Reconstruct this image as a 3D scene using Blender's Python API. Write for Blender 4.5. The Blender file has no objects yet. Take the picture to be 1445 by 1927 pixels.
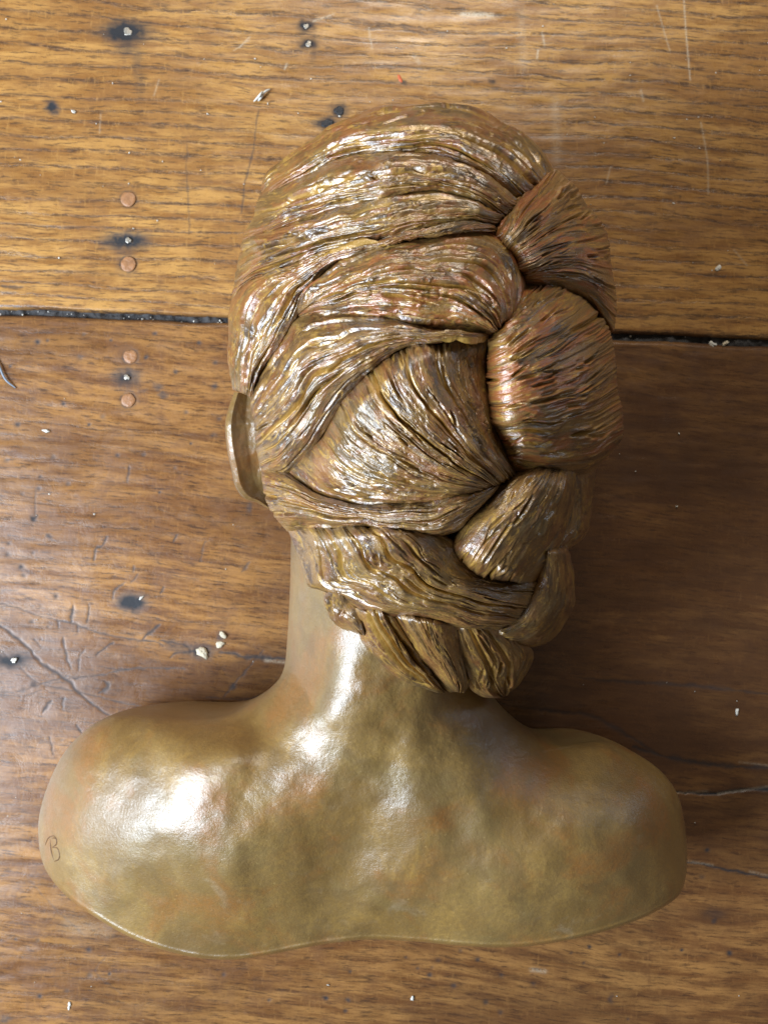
import bpy, math
import numpy as np

# ------------------------------------------------------------------ camera, world, lamps
S = 0.64 / 1927.0            # metres of tabletop per photo pixel
H = 0.60                     # height of the lens above the tabletop
scene = bpy.context.scene
col = scene.collection

cam_data = bpy.data.cameras.new('camera')
cam_data.sensor_fit = 'VERTICAL'
cam_data.sensor_height = 36.0
cam_data.lens = 36.0 * H / 0.64
cam_data.clip_start = 0.02
cam_data.clip_end = 50
cam_data.dof.use_dof = True
cam_data.dof.focus_distance = 0.425
cam_data.dof.aperture_fstop = 22.0
cam = bpy.data.objects.new('camera', cam_data)
cam.location = (0, 0, H)
col.objects.link(cam)
scene.camera = cam

world = bpy.data.worlds.new('World')
scene.world = world
world.use_nodes = True
bg = world.node_tree.nodes['Background']
bg.inputs[0].default_value = (1.0, 0.90, 0.74, 1)
bg.inputs[1].default_value = 0.15


def area(name, loc, target, sx, sy, power, color):
    from mathutils import Vector
    d = bpy.data.lights.new(name, 'AREA')
    d.shape = 'RECTANGLE'
    d.size, d.size_y = sx, sy
    d.energy = power
    d.color = color
    o = bpy.data.objects.new(name, d)
    o.location = loc
    o.rotation_euler = (Vector(target) - Vector(loc)).to_track_quat('-Z', 'Y').to_euler()
    col.objects.link(o)
    return o


area('window_light', (-1.08, -0.30, 0.90), (0, 0, 0.05), 0.68, 0.74, 60, (0.72, 0.85, 1.0))
area('high_fill_light', (0.05, 1.20, 1.02), (0, 0, 0.1), 0.5, 0.5, 13, (1.0, 0.95, 0.86))  # soft light added high beyond the crown for the right braid lobes
area('far_window_light', (1.45, 0.55, 0.30), (0, 0, 0.1), 0.24, 0.30, 1.5, (0.55, 0.74, 1.0))

scene.view_settings.view_transform = 'Standard'
scene.view_settings.look = 'None'
scene.view_settings.exposure = 0.0
scene.view_settings.gamma = 1.0

rng = np.random.default_rng(7)


# ------------------------------------------------------------------ helpers
def P(u, v, z):
    """a point seen at photo position u, v that stands z above the tabletop"""
    k = S * (H - z) / H
    return np.stack([(u - 722.5) * k, -(v - 963.5) * k, z + 0 * u], axis=-1)


def _hash(ix, iy, seed):
    n = (ix.astype(np.int64) * 374761393 + iy.astype(np.int64) * 668265263 + seed * 1442695041) & 0xFFFFFFFF
    n = ((n ^ (n >> 13)) * 1274126177) & 0xFFFFFFFF
    n = (n ^ (n >> 16)) & 0xFFFFFFFF
    return n / 4294967295.0


def vn(x, y, seed=0):
    """smooth value noise, -1..1"""
    x, y = np.broadcast_arrays(np.asarray(x, float), np.asarray(y, float))
    ix, iy = np.floor(x), np.floor(y)
    fx, fy = x - ix, y - iy
    fx = fx * fx * fx * (fx * (fx * 6 - 15) + 10)
    fy = fy * fy * fy * (fy * (fy * 6 - 15) + 10)
    a, b = _hash(ix, iy, seed), _hash(ix + 1, iy, seed)
    c, d = _hash(ix, iy + 1, seed), _hash(ix + 1, iy + 1, seed)
    return ((a * (1 - fx) + b * fx) * (1 - fy) + (c * (1 - fx) + d * fx) * fy) * 2 - 1


def fbm(x, y, seed=0, octaves=4):
    r, amp = 0, 1.0
    for k in range(octaves):
        r = r + amp * vn(x * 2 ** k, y * 2 ** k, seed + k * 17)
        amp *= 0.5
    return r


def sstep(a, b, x):
    t = np.clip((x - a) / (b - a), 0, 1)
    return t * t * (3 - 2 * t)


def spline(pts, n):
    """Catmull-Rom through pts, n samples evenly spaced along its length"""
    p = np.asarray(pts, float)
    if len(p) == 2:
        t = np.linspace(0, 1, n)[:, None]
        return p[0] * (1 - t) + p[1] * t
    q = np.vstack([2 * p[0] - p[1], p, 2 * p[-1] - p[-2]])
    out = []
    t = np.linspace(0, 1, 24, endpoint=False)[:, None]
    for i in range(1, len(q) - 2):
        a, b, c, d = q[i - 1], q[i], q[i + 1], q[i + 2]
        out.append(0.5 * (2 * b + (c - a) * t + (2 * a - 5 * b + 4 * c - d) * t ** 2 + (3 * b - a - 3 * c + d) * t ** 3))
    out.append(p[-1:])
    c = np.vstack(out)
    L = np.concatenate([[0], np.cumsum(np.linalg.norm(np.diff(c, axis=0), axis=1))])
    s = np.linspace(0, L[-1], n)
    return np.stack([np.interp(s, L, c[:, k]) for k in range(c.shape[1])], 1)


def mesh_obj(name, verts, faces, mat, parent=None, smooth=True, attrs=None):
    me = bpy.data.meshes.new(name)
    verts = np.asarray(verts, np.float32)
    faces = np.asarray(faces, np.int32)
    nf, k = faces.shape
    me.vertices.add(len(verts))
    me.vertices.foreach_set('co', verts.ravel())
    me.loops.add(nf * k)
    me.loops.foreach_set('vertex_index', faces.ravel())
    me.polygons.add(nf)
    me.polygons.foreach_set('loop_start', np.arange(0, nf * k, k, dtype=np.int32))
    me.polygons.foreach_set('loop_total', np.full(nf, k, np.int32))
    me.polygons.foreach_set('use_smooth', np.full(nf, smooth, dtype=bool))
    me.update(calc_edges=True)
    me.validate()
    for an, val in (attrs or {}).items():
        a = me.attributes.new(an, 'FLOAT', 'POINT')
        a.data.foreach_set('value', np.asarray(val, np.float32).ravel())
    me.materials.append(mat)
    o = bpy.data.objects.new(name, me)
    col.objects.link(o)
    if parent is not None:
        o.parent = parent
    return o


def grid_faces(nr, nc, wrap=False, flip=False, base=0):
    r = np.arange(nr - 1)[:, None]
    c = np.arange(nc if wrap else nc - 1)[None, :]
    c2 = (c + 1) % nc
    f = np.stack([r * nc + c, r * nc + c2, (r + 1) * nc + c2, (r + 1) * nc + c], -1).reshape(-1, 4) + base
    return f[:, ::-1] if flip else f


def empty(name, loc):
    o = bpy.data.objects.new(name, None)
    o.empty_display_size = 0.05
    o.location = loc
    col.objects.link(o)
    return o


# ------------------------------------------------------------------ node helpers
class NT:
    def __init__(self, name):
        self.m = bpy.data.materials.new(name)
        self.m.use_nodes = True
        self.t = self.m.node_tree
        self.n = self.t.nodes
        self.bsdf = self.n['Principled BSDF']

    def new(self, kind, **kw):
        n = self.n.new(kind)
        for k, v in kw.items():
            setattr(n, k, v)
        return n

    def put(self, sock, val):
        if hasattr(val, 'links'):
            self.t.links.new(val, sock)
        else:
            sock.default_value = val

    def math(self, op, a, b=0.5, c=None, clamp=False):
        n = self.new('ShaderNodeMath', operation=op, use_clamp=clamp)
        self.put(n.inputs[0], a)
        self.put(n.inputs[1], b)
        if c is not None:
            self.put(n.inputs[2], c)
        return n.outputs[0]

    def mix(self, fac, a, b, blend='MIX'):
        n = self.new('ShaderNodeMix', data_type='RGBA', blend_type=blend)
        self.put(n.inputs[0], fac)
        self.put(n.inputs[6], a)
        self.put(n.inputs[7], b)
        return n.outputs[2]

    def noise(self, vec, scale, detail=3, rough=0.55, dist=0.0, lac=2.0):
        n = self.new('ShaderNodeTexNoise')
        if vec is not None:
            self.put(n.inputs['Vector'], vec)
        n.inputs['Scale'].default_value = scale
        n.inputs['Detail'].default_value = detail
        n.inputs['Roughness'].default_value = rough
        n.inputs['Lacunarity'].default_value = lac
        n.inputs['Distortion'].default_value = dist
        return n.outputs[0]

    def ramp(self, fac, a, b, v0=0.0, v1=1.0):
        n = self.new('ShaderNodeMapRange', interpolation_type='SMOOTHSTEP')
        self.put(n.inputs[0], fac)
        n.inputs[1].default_value = a
        n.inputs[2].default_value = b
        n.inputs[3].default_value = v0
        n.inputs[4].default_value = v1
        return n.outputs[0]

    def scaled(self, vec, s):
        n = self.new('ShaderNodeVectorMath', operation='MULTIPLY')
        self.put(n.inputs[0], vec)
        n.inputs[1].default_value = s
        return n.outputs[0]

    def coord(self):
        return self.new('ShaderNodeTexCoord').outputs['Object']

    def attr(self, name):
        return self.new('ShaderNodeAttribute', attribute_name=name).outputs['Fac']

    def bump(self, height, strength, dist, normal=None):
        n = self.new('ShaderNodeBump')
        n.inputs['Strength'].default_value = strength
        n.inputs['Distance'].default_value = dist
        self.put(n.inputs['Height'], height)
        if normal is not None:
            self.put(n.inputs['Normal'], normal)
        return n.outputs[0]


def rgb(r, g, b):
    return (r, g, b, 1)


# ------------------------------------------------------------------ materials
def make_bronze(name, hair):
    m = NT(name)
    p = m.coord()
    b = m.bsdf
    big = m.noise(p, 17, 4, 0.6, 0.6)
    mid = m.noise(p, 55, 4, 0.65, 0.8)
    fine = m.noise(p, 420, 3, 0.7)
    if hair:
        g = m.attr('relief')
        warm = m.attr('warm')
        uv = m.new('ShaderNodeAttribute', attribute_name='strand').outputs['Vector']
        st = m.noise(m.scaled(uv, (0.026, 0.20, 1)), 1.0, 4, 0.62, 0.35)
        sc = m.noise(m.scaled(uv, (0.020, 0.060, 1)), 1.0, 5, 0.65, 0.6)
        c = m.mix(m.ramp(sc, 0.38, 0.60), rgb(0.060, 0.028, 0.008), rgb(0.225, 0.118, 0.030))
        c = m.mix(m.ramp(big, 0.48, 0.64, 0, 0.6), c, rgb(0.150, 0.094, 0.030))
        red = m.math('MULTIPLY', m.ramp(m.noise(m.scaled(uv, (0.014, 0.032, 1)), 1.0, 6, 0.68, 1.0), 0.46, 0.60), m.math('MULTIPLY_ADD', warm, 0.8, 0.2), clamp=True)
        c = m.mix(m.math('MULTIPLY', red, 0.85), c, rgb(0.290, 0.082, 0.018))
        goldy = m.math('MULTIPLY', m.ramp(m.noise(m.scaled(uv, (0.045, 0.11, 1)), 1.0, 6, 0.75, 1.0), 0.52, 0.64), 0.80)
        bounce_gold = m.ramp(g, 0.47, 0.20, 0, 0.70)  # light bouncing inside the grooves, painted in as gold glaze
        gold = m.math('MAXIMUM', goldy, bounce_gold)
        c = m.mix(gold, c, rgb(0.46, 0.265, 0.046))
        m.put(b.inputs['Metallic'], m.math('MULTIPLY_ADD', gold, 0.25, 0.12))
        m.put(b.inputs['Roughness'], m.ramp(mid, 0.3, 0.7, 0.36, 0.50))
        lump = m.noise(p, 330, 4, 0.65)
        n1 = m.bump(st, 0.45, 0.0010)
        n2 = m.bump(lump, 0.48, 0.0010, n1)
        n3 = m.bump(fine, 0.30, 0.0003, n2)
        m.put(b.inputs['Normal'], n3)
        b.inputs['Coat Weight'].default_value = 0.85
        b.inputs['Coat IOR'].default_value = 1.75
        b.inputs['Coat Roughness'].default_value = 0.34
        m.put(b.inputs['Coat Normal'], n3)
    else:
        c = m.mix(m.ramp(big, 0.34, 0.66), rgb(0.170, 0.094, 0.021), rgb(0.262, 0.156, 0.040))
        c = m.mix(m.ramp(m.noise(p, 24, 5, 0.6, 0.5), 0.47, 0.64, 0, 0.85), c, rgb(0.240, 0.098, 0.018))
        c = m.mix(m.ramp(m.noise(p, 14, 5, 0.62, 0.8), 0.52, 0.66, 0, 0.7), c, rgb(0.165, 0.112, 0.036))
        c = m.mix(m.ramp(m.noise(p, 40, 5, 0.65, 0.4), 0.56, 0.72, 0, 0.55), c, rgb(0.29, 0.21, 0.12))
        c = m.mix(m.ramp(m.noise(m.scaled(p, (1.3, 0.6, 1)), 33, 5, 0.7, 0.6), 0.52, 0.74, 0, 0.55), c, rgb(0.34, 0.195, 0.042))
        spark = m.ramp(m.noise(p, 700, 2, 0.6), 0.66, 0.76)
        c = m.mix(m.math('MULTIPLY', spark, 0.3), c, rgb(0.62, 0.44, 0.18))
        c = m.mix(m.ramp(m.noise(p, 30, 6, 0.7, 1.2), 0.50, 0.66, 0, 0.55), c, rgb(0.120, 0.068, 0.018))
        c = m.mix(m.ramp(fine, 0.35, 0.65, 0, 0.45), c, rgb(0.15, 0.090, 0.03))
        b.inputs['Metallic'].default_value = 0.06
        m.put(b.inputs['Roughness'], m.ramp(mid, 0.3, 0.7, 0.42, 0.55))
        lump = m.noise(p, 150, 5, 0.62, 0.3)
        n1 = m.bump(lump, 0.12, 0.0010)
        n2 = m.bump(m.noise(p, 620, 4, 0.75), 0.68, 0.00042, n1)
        m.put(b.inputs['Normal'], n2)
        b.inputs['Coat Weight'].default_value = 0.82
        b.inputs['Coat IOR'].default_value = 1.65
        b.inputs['Coat Roughness'].default_value = 0.315
        m.put(b.inputs['Coat Normal'], n2)
    m.put(b.inputs['Base Color'], c)
    return m.m


M_skin = make_bronze('gilded_clay', False)
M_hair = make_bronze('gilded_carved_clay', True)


def make_wood(name, light, mid_c, dark, slope, ringscale, ringamt, seed):
    m = NT(name)
    p0 = m.coord()
    off = m.new('ShaderNodeVectorMath', operation='ADD')
    m.put(off.inputs[0], p0)
    off.inputs[1].default_value = (seed * 1.37, seed * 0.71, 0)
    p = off.outputs[0]
    sep = m.new('ShaderNodeSeparateXYZ')
    m.put(sep.inputs[0], p)
    x, y = sep.outputs[0], sep.outputs[1]
    w = m.noise(m.scaled(p, (5, 13, 1)), 1.0, 3, 0.5)
    jag = m.noise(m.scaled(p, (170, 90, 1)), 1.0, 3, 0.6)
    y2 = m.math('ADD', m.math('ADD', y, m.math('MULTIPLY', x, slope)), m.math('MULTIPLY', w, 0.020))
    y2 = m.math('ADD', y2, m.math('MULTIPLY', jag, 0.0015))
    comb = m.new('ShaderNodeCombineXYZ')
    m.put(comb.inputs[0], x)
    m.put(comb.inputs[1], y2)
    q = comb.outputs[0]
    tone = m.noise(m.scaled(p, (5, 12, 1)), 1.0, 5, 0.65, 0.6)
    band = m.noise(m.scaled(q, (20, 150, 1)), 1.0, 5, 0.68)
    fibre = m.noise(m.scaled(q, (75, 640, 1)), 1.0, 5, 0.70)
    fibre2 = m.noise(m.scaled(q, (110, 1300, 1)), 1.0, 3, 0.7)
    c = m.mix(m.ramp(band, 0.36, 0.62), mid_c, light)
    c = m.mix(m.ramp(tone, 0.44, 0.62, 0, 0.80), c, mid_c)
    c = m.mix(m.ramp(fibre, 0.50, 0.64, 0, 0.72), c, dark)
    c = m.mix(m.ramp(fibre2, 0.28, 0.46, 0.45, 0), c, light)
    # growth-ring lines made of short open pores
    ringn = m.noise(m.scaled(p, (3.0, 26, 1)), 1.0, 2, 0.5)
    ring = m.math('PINGPONG', m.math('MULTIPLY_ADD', y2, ringscale, m.math('MULTIPLY', ringn, 1.6)), 0.5)
    line = m.ramp(ring, 0.20, 0.02)
    pores = m.ramp(m.noise(m.scaled(q, (95, 700, 1)), 1.0, 4, 0.72), 0.40, 0.56)
    some = m.ramp(m.noise(m.scaled(p, (4, 22, 1)), 1.0, 3, 0.6), 0.30, 0.48)
    lm = m.math('MULTIPLY', m.math('MULTIPLY', m.math('MULTIPLY', line, pores), some), ringamt)
    c = m.mix(lm, c, dark)
    # blotchy old varnish, cross-grain flecks
    blot = m.noise(p, 60, 6, 0.72, 0.5)
    c = m.mix(m.ramp(blot, 0.50, 0.70, 0, 0.60), c, mid_c)
    fleck = m.ramp(m.noise(m.scaled(p, (420, 110, 1)), 1.0, 4, 0.72), 0.54, 0.70, 0, 0.42)
    c = m.mix(fleck, c, light)
    grit = m.ramp(m.noise(p, 520, 4, 0.75), 0.58, 0.72, 0, 0.45)
    c = m.mix(grit, c, dark)
    tone_shade = m.attr('tone_shade')
    stain = m.attr('stain')
    pale = m.attr('pale')
    c = m.mix(tone_shade, c, rgb(0.056, 0.024, 0.011))  # plank's darker tone, with the bust's shade painted in on the lower plank
    stn = m.math('MULTIPLY', stain, m.ramp(m.noise(p, 240, 4, 0.7), 0.2, 0.6, 0.72, 1.0), clamp=True)
    c = m.mix(stn, c, rgb(0.012, 0.012, 0.015))
    c = m.mix(m.math('MULTIPLY', pale, m.ramp(m.noise(p, 900, 3, 0.7), 0.3, 0.55), clamp=True), c, rgb(0.52, 0.42, 0.30))
    b = m.bsdf
    m.put(b.inputs['Base Color'], c)
    m.put(b.inputs['Roughness'], m.math('ADD', m.ramp(blot, 0.3, 0.7, 0.24, 0.38), m.math('MULTIPLY', stn, 0.4), clamp=True))
    b.inputs['Specular IOR Level'].default_value = 0.42
    h = m.math('SUBTRACT', m.math('MULTIPLY', fibre, -0.5), m.math('MULTIPLY', lm, 0.7))
    n1 = m.bump(h, 0.28, 0.0006)
    n2 = m.bump(blot, 0.22, 0.0012, n1)
    m.put(b.inputs['Normal'], n2)
    return m.m


M_wood_a = make_wood('old_oak', rgb(0.440, 0.228, 0.066), rgb(0.225, 0.098, 0.027), rgb(0.050, 0.028, 0.019), 0.06, 108, 0.80, 0)
M_wood_b = make_wood('old_elm', rgb(0.325, 0.154, 0.046), rgb(0.138, 0.055, 0.017), rgb(0.034, 0.016, 0.010), 0.10, 75, 0.30, 3)


def simple(name, colr, rough=0.6, metal=0.0, bumpy=0.0, var=0.0, scale=300):
    m = NT(name)
    p = m.coord()
    nz = m.noise(p, scale, 4, 0.65)
    dark = tuple(x * (1 - var) for x in colr[:3]) + (1,)
    m.put(m.bsdf.inputs['Base Color'], m.mix(nz, dark, colr))
    m.bsdf.inputs['Roughness'].default_value = rough
    m.bsdf.inputs['Metallic'].default_value = metal
    if bumpy:
        m.put(m.bsdf.inputs['Normal'], m.bump(nz, 0.6, bumpy))
    return m.m


M_plug = simple('dowel_wood', rgb(0.44, 0.200, 0.080), 0.42, 0, 0.0010, 0.72, 330)
M_nail = simple('worn_steel', rgb(0.48, 0.43, 0.36), 0.38, 0.6, 0.0006, 0.6, 700)
M_iron = simple('black_iron', rgb(0.030, 0.030, 0.034), 0.45, 0.4, 0.0006, 0.5, 700)
M_dirt = simple('gap_dirt', rgb(0.050, 0.045, 0.044), 0.8, 0, 0.002, 0.5, 260)
M_white = simple('chalky_white', rgb(0.72, 0.68, 0.60), 0.75, 0, 0.0008, 0.35, 900)
M_cream = simple('putty', rgb(0.66, 0.56, 0.40), 0.8, 0, 0.001, 0.45, 700)
M_orange = simple('orange_paint', rgb(0.55, 0.11, 0.03), 0.5, 0, 0.0006, 0.3, 700)
M_fibre = simple('blue_grey_fibre', rgb(0.20, 0.24, 0.30), 0.55, 0, 0, 0.3, 700)
M_groove = simple('carved_groove', rgb(0.125, 0.058, 0.018), 0.6, 0, 0.0004, 0.4, 900)

# ------------------------------------------------------------------ the tabletop
table = empty('wooden_tabletop', (0, 0, 0))
table['kind'] = 'structure'


def gap_top(u):
    return 581.0 + u * (638.0 - 581.0) / 1445.0 + 1.5 * vn(u / 90.0, 0, 5)


def gap_low(u):
    return gap_top(u) + 11.0 + 3.0 * u / 1445.0 + 1.5 * vn(u / 60.0, 3, 6)


def axis(lo, hi, dense, fine, coarse):
    a = np.arange(dense[0], dense[1] + 0.1, fine)
    l = np.arange(lo, dense[0] - 1, coarse)
    r = np.arange(dense[1] + coarse, hi + 1, coarse)
    return np.concatenate([l, a, r])


C5 = lambda L: [(x / 2.58, 960 + y / 2.58) for x, y in L]
cracks = [  # polyline, half width, depth mm, darkness
    (C5([(-60, 520), (0, 560), (120, 650), (200, 740), (320, 820), (380, 880), (450, 940), (560, 1015)]), 2.6, 1.3, 0.9),
    (C5([(-60, 430), (0, 450), (100, 480), (200, 515), (350, 550), (500, 600), (650, 630), (750, 635), (800, 660)]), 1.8, 0.6, 0.75),
    (C5([(770, 632), (900, 655), (925, 690), (860, 690), (825, 720)]), 3.2, 1.0, 0.85),
    (C5([(1050, 690), (1130, 695), (1200, 712), (1400, 722)]), 3.0, 1.2, 0.9),
    (C5([(355, 460), (345, 550)]), 3.0, 0.9, 0.9), (C5([(432, 460), (425, 545)]), 2.2, 0.7, 0.8),
    (C5([(278, 530), (286, 572)]), 2.4, 0.7, 0.8), (C5([(378, 555), (378, 590)]), 2, 0.6, 0.7),
    (C5([(520, 130), (500, 170), (465, 190), (455, 245)]), 2.4, 0.8, 0.85),
    (C5([(857, 118), (845, 152)]), 2.4, 0.7, 0.8), (C5([(668, 308), (638, 352)]), 2.0, 0.6, 0.7),
    (C5([(602, 353), (556, 395), (549, 437)]), 2.4, 0.8, 0.8), (C5([(795, 372), (778, 402)]), 2.4, 0.7, 0.8),
    (C5([(782, 550), (690, 628)]), 2.8, 0.8, 0.85), (C5([(308, 620), (315, 680), (345, 772)]), 2.4, 0.7, 0.8),
    (C5([(410, 680), (385, 720), (382, 780)]), 2.0, 0.6, 0.7), (C5([(552, 640), (468, 702)]), 2.2, 0.7, 0.8),
    (C5([(165, 622), (205, 668)]), 1.8, 0.5, 0.7),
    (C5([(320, 820), (480, 802), (600, 775), (720, 765), (900, 770)]), 1.8, 0.6, 0.75),
    (C5([(508, 828), (525, 860), (478, 892)]), 3.0, 0.8, 0.8), (C5([(252, 922), (208, 982)]), 2.6, 0.7, 0.85),
    (C5([(312, 912), (302, 965)]), 2.0, 0.5, 0.6), (C5([(372, 1040), (398, 1083)]), 2.4, 0.7, 0.85),
    (C5([(240, 1100), (262, 1190)]), 1.9, 0.6, 0.75), (C5([(1212, 250), (1172, 300)]), 3, 0.6, 0.6),
    (C5([(648, 270), (645, 298)]), 2, 0.6, 0.7), (C5([(1002, 150), (985, 190), (975, 245)]), 2, 0.5, 0.55),
    (C5([(1280, 680), (1150, 830), (1085, 905)]), 1.8, 0.5, 0.65),
    (C5([(-40, 660), (0, 680), (80, 740), (170, 830), (370, 880), (700, 960)]), 1.8, 0.5, 0.7),
    (C5([(0, 880), (90, 878), (250, 830), (330, 805)]), 1.7, 0.5, 0.65),
    (C5([(120, 905), (200, 872)]), 1.7, 0.4, 0.6), (C5([(1000, 905), (1200, 915), (1370, 850)]), 2.2, 0.5, 0.5),
    ([(1255, 1490), (1340, 1493), (1400, 1486), (1470, 1484), (1700, 1478)], 3.0, 5.5, 1.1),
    ([(1190, 1405), (1280, 1430), (1360, 1440), (1470, 1446)], 4.0, 0.8, 0.75),
    ([(1278, 1620), (1330, 1628), (1390, 1641), (1480, 1655), (1700, 1670)], 2.6, 3.5, 1.0),
    ([(1080, 1275), (1180, 1283), (1300, 1290), (1470, 1310)], 3.2, 0.5, 0.6),
    ([(980, 1330), (1060, 1340), (1120, 1350), (1240, 1420)], 3.2, 0.5, 0.6),
    ([(487, 200), (475, 290), (462, 340), (455, 400)], 2.0, 0.4, 0.65),
    ([(353, 270), (352, 330), (356, 400), (357, 440)], 1.8, 0.3, 0.45),
    ([(0, 538), (20, 541), (45, 540)], 2.6, 0.8, 0.8), ([(-5, 690), (10, 712), (30, 730)], 2.2, 0.4, 0.4),
    ([(67, 920), (66, 970)], 1.5, 0.4, 0.6), ([(243, 876), (240, 908)], 2.4, 0.6, 0.7),
    ([(50, 1650), (110, 1715), (160, 1760)], 1.5, 0.3, 0.35), ([(200, 1800), (180, 1830), (230, 1870)], 1.5, 0.3, 0.35),
]
stains = [  # u, v, rx, ry, strength
    (237, 60, 48, 23, 1.25), (240, 84, 22, 22, 0.75), (258, 115, 9, 40, 0.42), (265, 150, 10, 40, 0.28), (575, 48, 17, 11, 1.2), (580, 83, 18, 12, 1.2), (590, 104, 7, 14, 0.4),
    (590, 60, 9, 28, 0.18), (638, 208, 17, 15, 1.1), (617, 233, 24, 14, 1.15), (625, 255, 30, 16, 0.25),
    (98, 200, 13, 12, 1.2), (104, 211, 8, 7, 0.9), (238, 453, 48, 18, 1.15), (237, 472, 24, 12, 0.5), (239, 499, 19, 19, 0.5), (242, 376, 17, 17, 0.35),
    (238, 710, 26, 18, 1.0), (242, 754, 17, 17, 0.45), (245, 672, 17, 17, 0.3),
    (248, 1134, 27, 18, 1.3), (22, 1243, 38, 15, 1.1), (380, 1225, 26, 14, 1.0), (415, 1200, 8, 14, 0.6), (345, 1218, 40, 10, 0.5),
    (299, 728, 10, 6, 0.7), (306, 743, 9, 5, 0.7), (404, 726, 6, 6, 0.7), (270, 735, 8, 4, 0.4), (64, 974, 6, 6, 1.0), (93, 1010, 6, 6, 0.8),
    (925, 155, 6, 5, 0.9), (760, 157, 6, 5, 0.8), (1342, 1732, 5, 4, 0.7), (470, 955, 7, 14, 0.6), (1345, 1720, 22, 12, 0.35), (1150, 1880, 5, 9, 0.6),
    (613, 1878, 6, 4, 1.0), (64, 1287, 8, 7, 0.8), (45, 1295, 7, 5, 0.5), (438, 1293, 5, 5, 0.9), (8, 1920, 12, 8, 0.7),
]
dots = [(158, 630), (209, 640), (71, 643), (292, 628), (374, 645), (150, 674), (274, 673), (404, 683), (194, 784), (168, 799), (33, 799), (412, 788), (402, 819), (271, 855),
        (222, 858), (12, 867), (76, 897), (73, 920), (42, 930), (128, 910), (301, 926), (17, 1024), (15, 1043), (62, 1040), (41, 1066), (45, 1084), (105, 1122), (76, 1141),
        (60, 1170), (90, 1180), (30, 1767), (72, 1768), (167, 1787), (206, 1833), (169, 1834), (75, 1875), (125, 1863), (658, 1829), (655, 1881), (650, 1902), (421, 1833),
        (506, 1881), (763, 1801), (824, 1806), (812, 1820), (785, 1822), (808, 1835), (853, 1855), (865, 1789), (898, 1805), (943, 1835), (1003, 1852), (1074, 1793),
        (1097, 1812), (1108, 1781), (1165, 1797), (1282, 1787), (941, 1905), (913, 1886), (1180, 1918), (1372, 1794), (1320, 1650), (1330, 1600),
        (90, 640), (330, 700), (360, 835), (330, 880), (350, 775), (120, 760), (100, 860), (20, 690)]
pales = [([(1285, -20), (1290, 60), (1298, 150)], 1.6, 0.6), ([(1318, 230), (1330, 300), (1332, 365)], 1.5, 0.45), ([(1235, 10), (1252, 70), (1260, 95)], 1.5, 0.4),
         ([(1148, 315), (1140, 345)], 1.6, 0.5), ([(1020, 60), (1024, 85)], 1.8, 0.6), ([(1012, 95), (1010, 110)], 1.8, 0.7), ([(590, 40), (628, 27)], 2.2, 0.5),
         ([(980, 20), (985, 130)], 8, 0.16), ([(1045, 190), (1048, 300)], 9, 0.22), ([(450, 90), (470, 70)], 1.8, 0.5), ([(540, 120), (536, 130)], 1.8, 0.6),
         ([(1380, 470), (1405, 500)], 1.5, 0.4), ([(1205, 170), (1210, 190)], 2.2, 0.4), ([(190, 215), (188, 250)], 1.5, 0.3), ([(300, 150), (290, 180)], 1.5, 0.3),
         ([(440, 95), (470, 75)], 1.3, 0.35), ([(1275, 1492), (1330, 1489)], 2.0, 0.22), ([(1350, 1493), (1445, 1480)], 2.4, 0.22), ([(1390, 1434), (1450, 1441)], 1.8, 0.22),
         ([(1295, 1621), (1340, 1628)], 2.2, 0.22), ([(1410, 1640), (1445, 1648)], 2.2, 0.22), ([(500, 1243), (535, 1246)], 3.0, 0.5), ([(1000, 1825), (1025, 1828)], 4, 0.4),
         ([(870, 27), (895, 27), (925, 29)], 5, 0.75), ([(780, 105), (788, 118)], 4, 0.4), ([(700, 90), (694, 55)], 2, 0.4), ([(130, 1740), (200, 1755)], 14, 0.15)]


def seg_dist(u, v, pts):
    """distance to a polyline, and how far along it (0..1)"""
    p = spline(pts, 10 * len(pts))
    best = np.full(u.shape, 1e9)
    along = np.zeros(u.shape)
    for i in range(len(p) - 1):
        a, b = p[i], p[i + 1]
        d = b - a
        L2 = max((d ** 2).sum(), 1e-9)
        t = np.clip(((u - a[0]) * d[0] + (v - a[1]) * d[1]) / L2, 0, 1)
        q = np.hypot(u - a[0] - t * d[0], v - a[1] - t * d[1])
        m = q < best
        best = np.where(m, q, best)
        along = np.where(m, (i + t) / (len(p) - 1), along)
    return best, along


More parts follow.
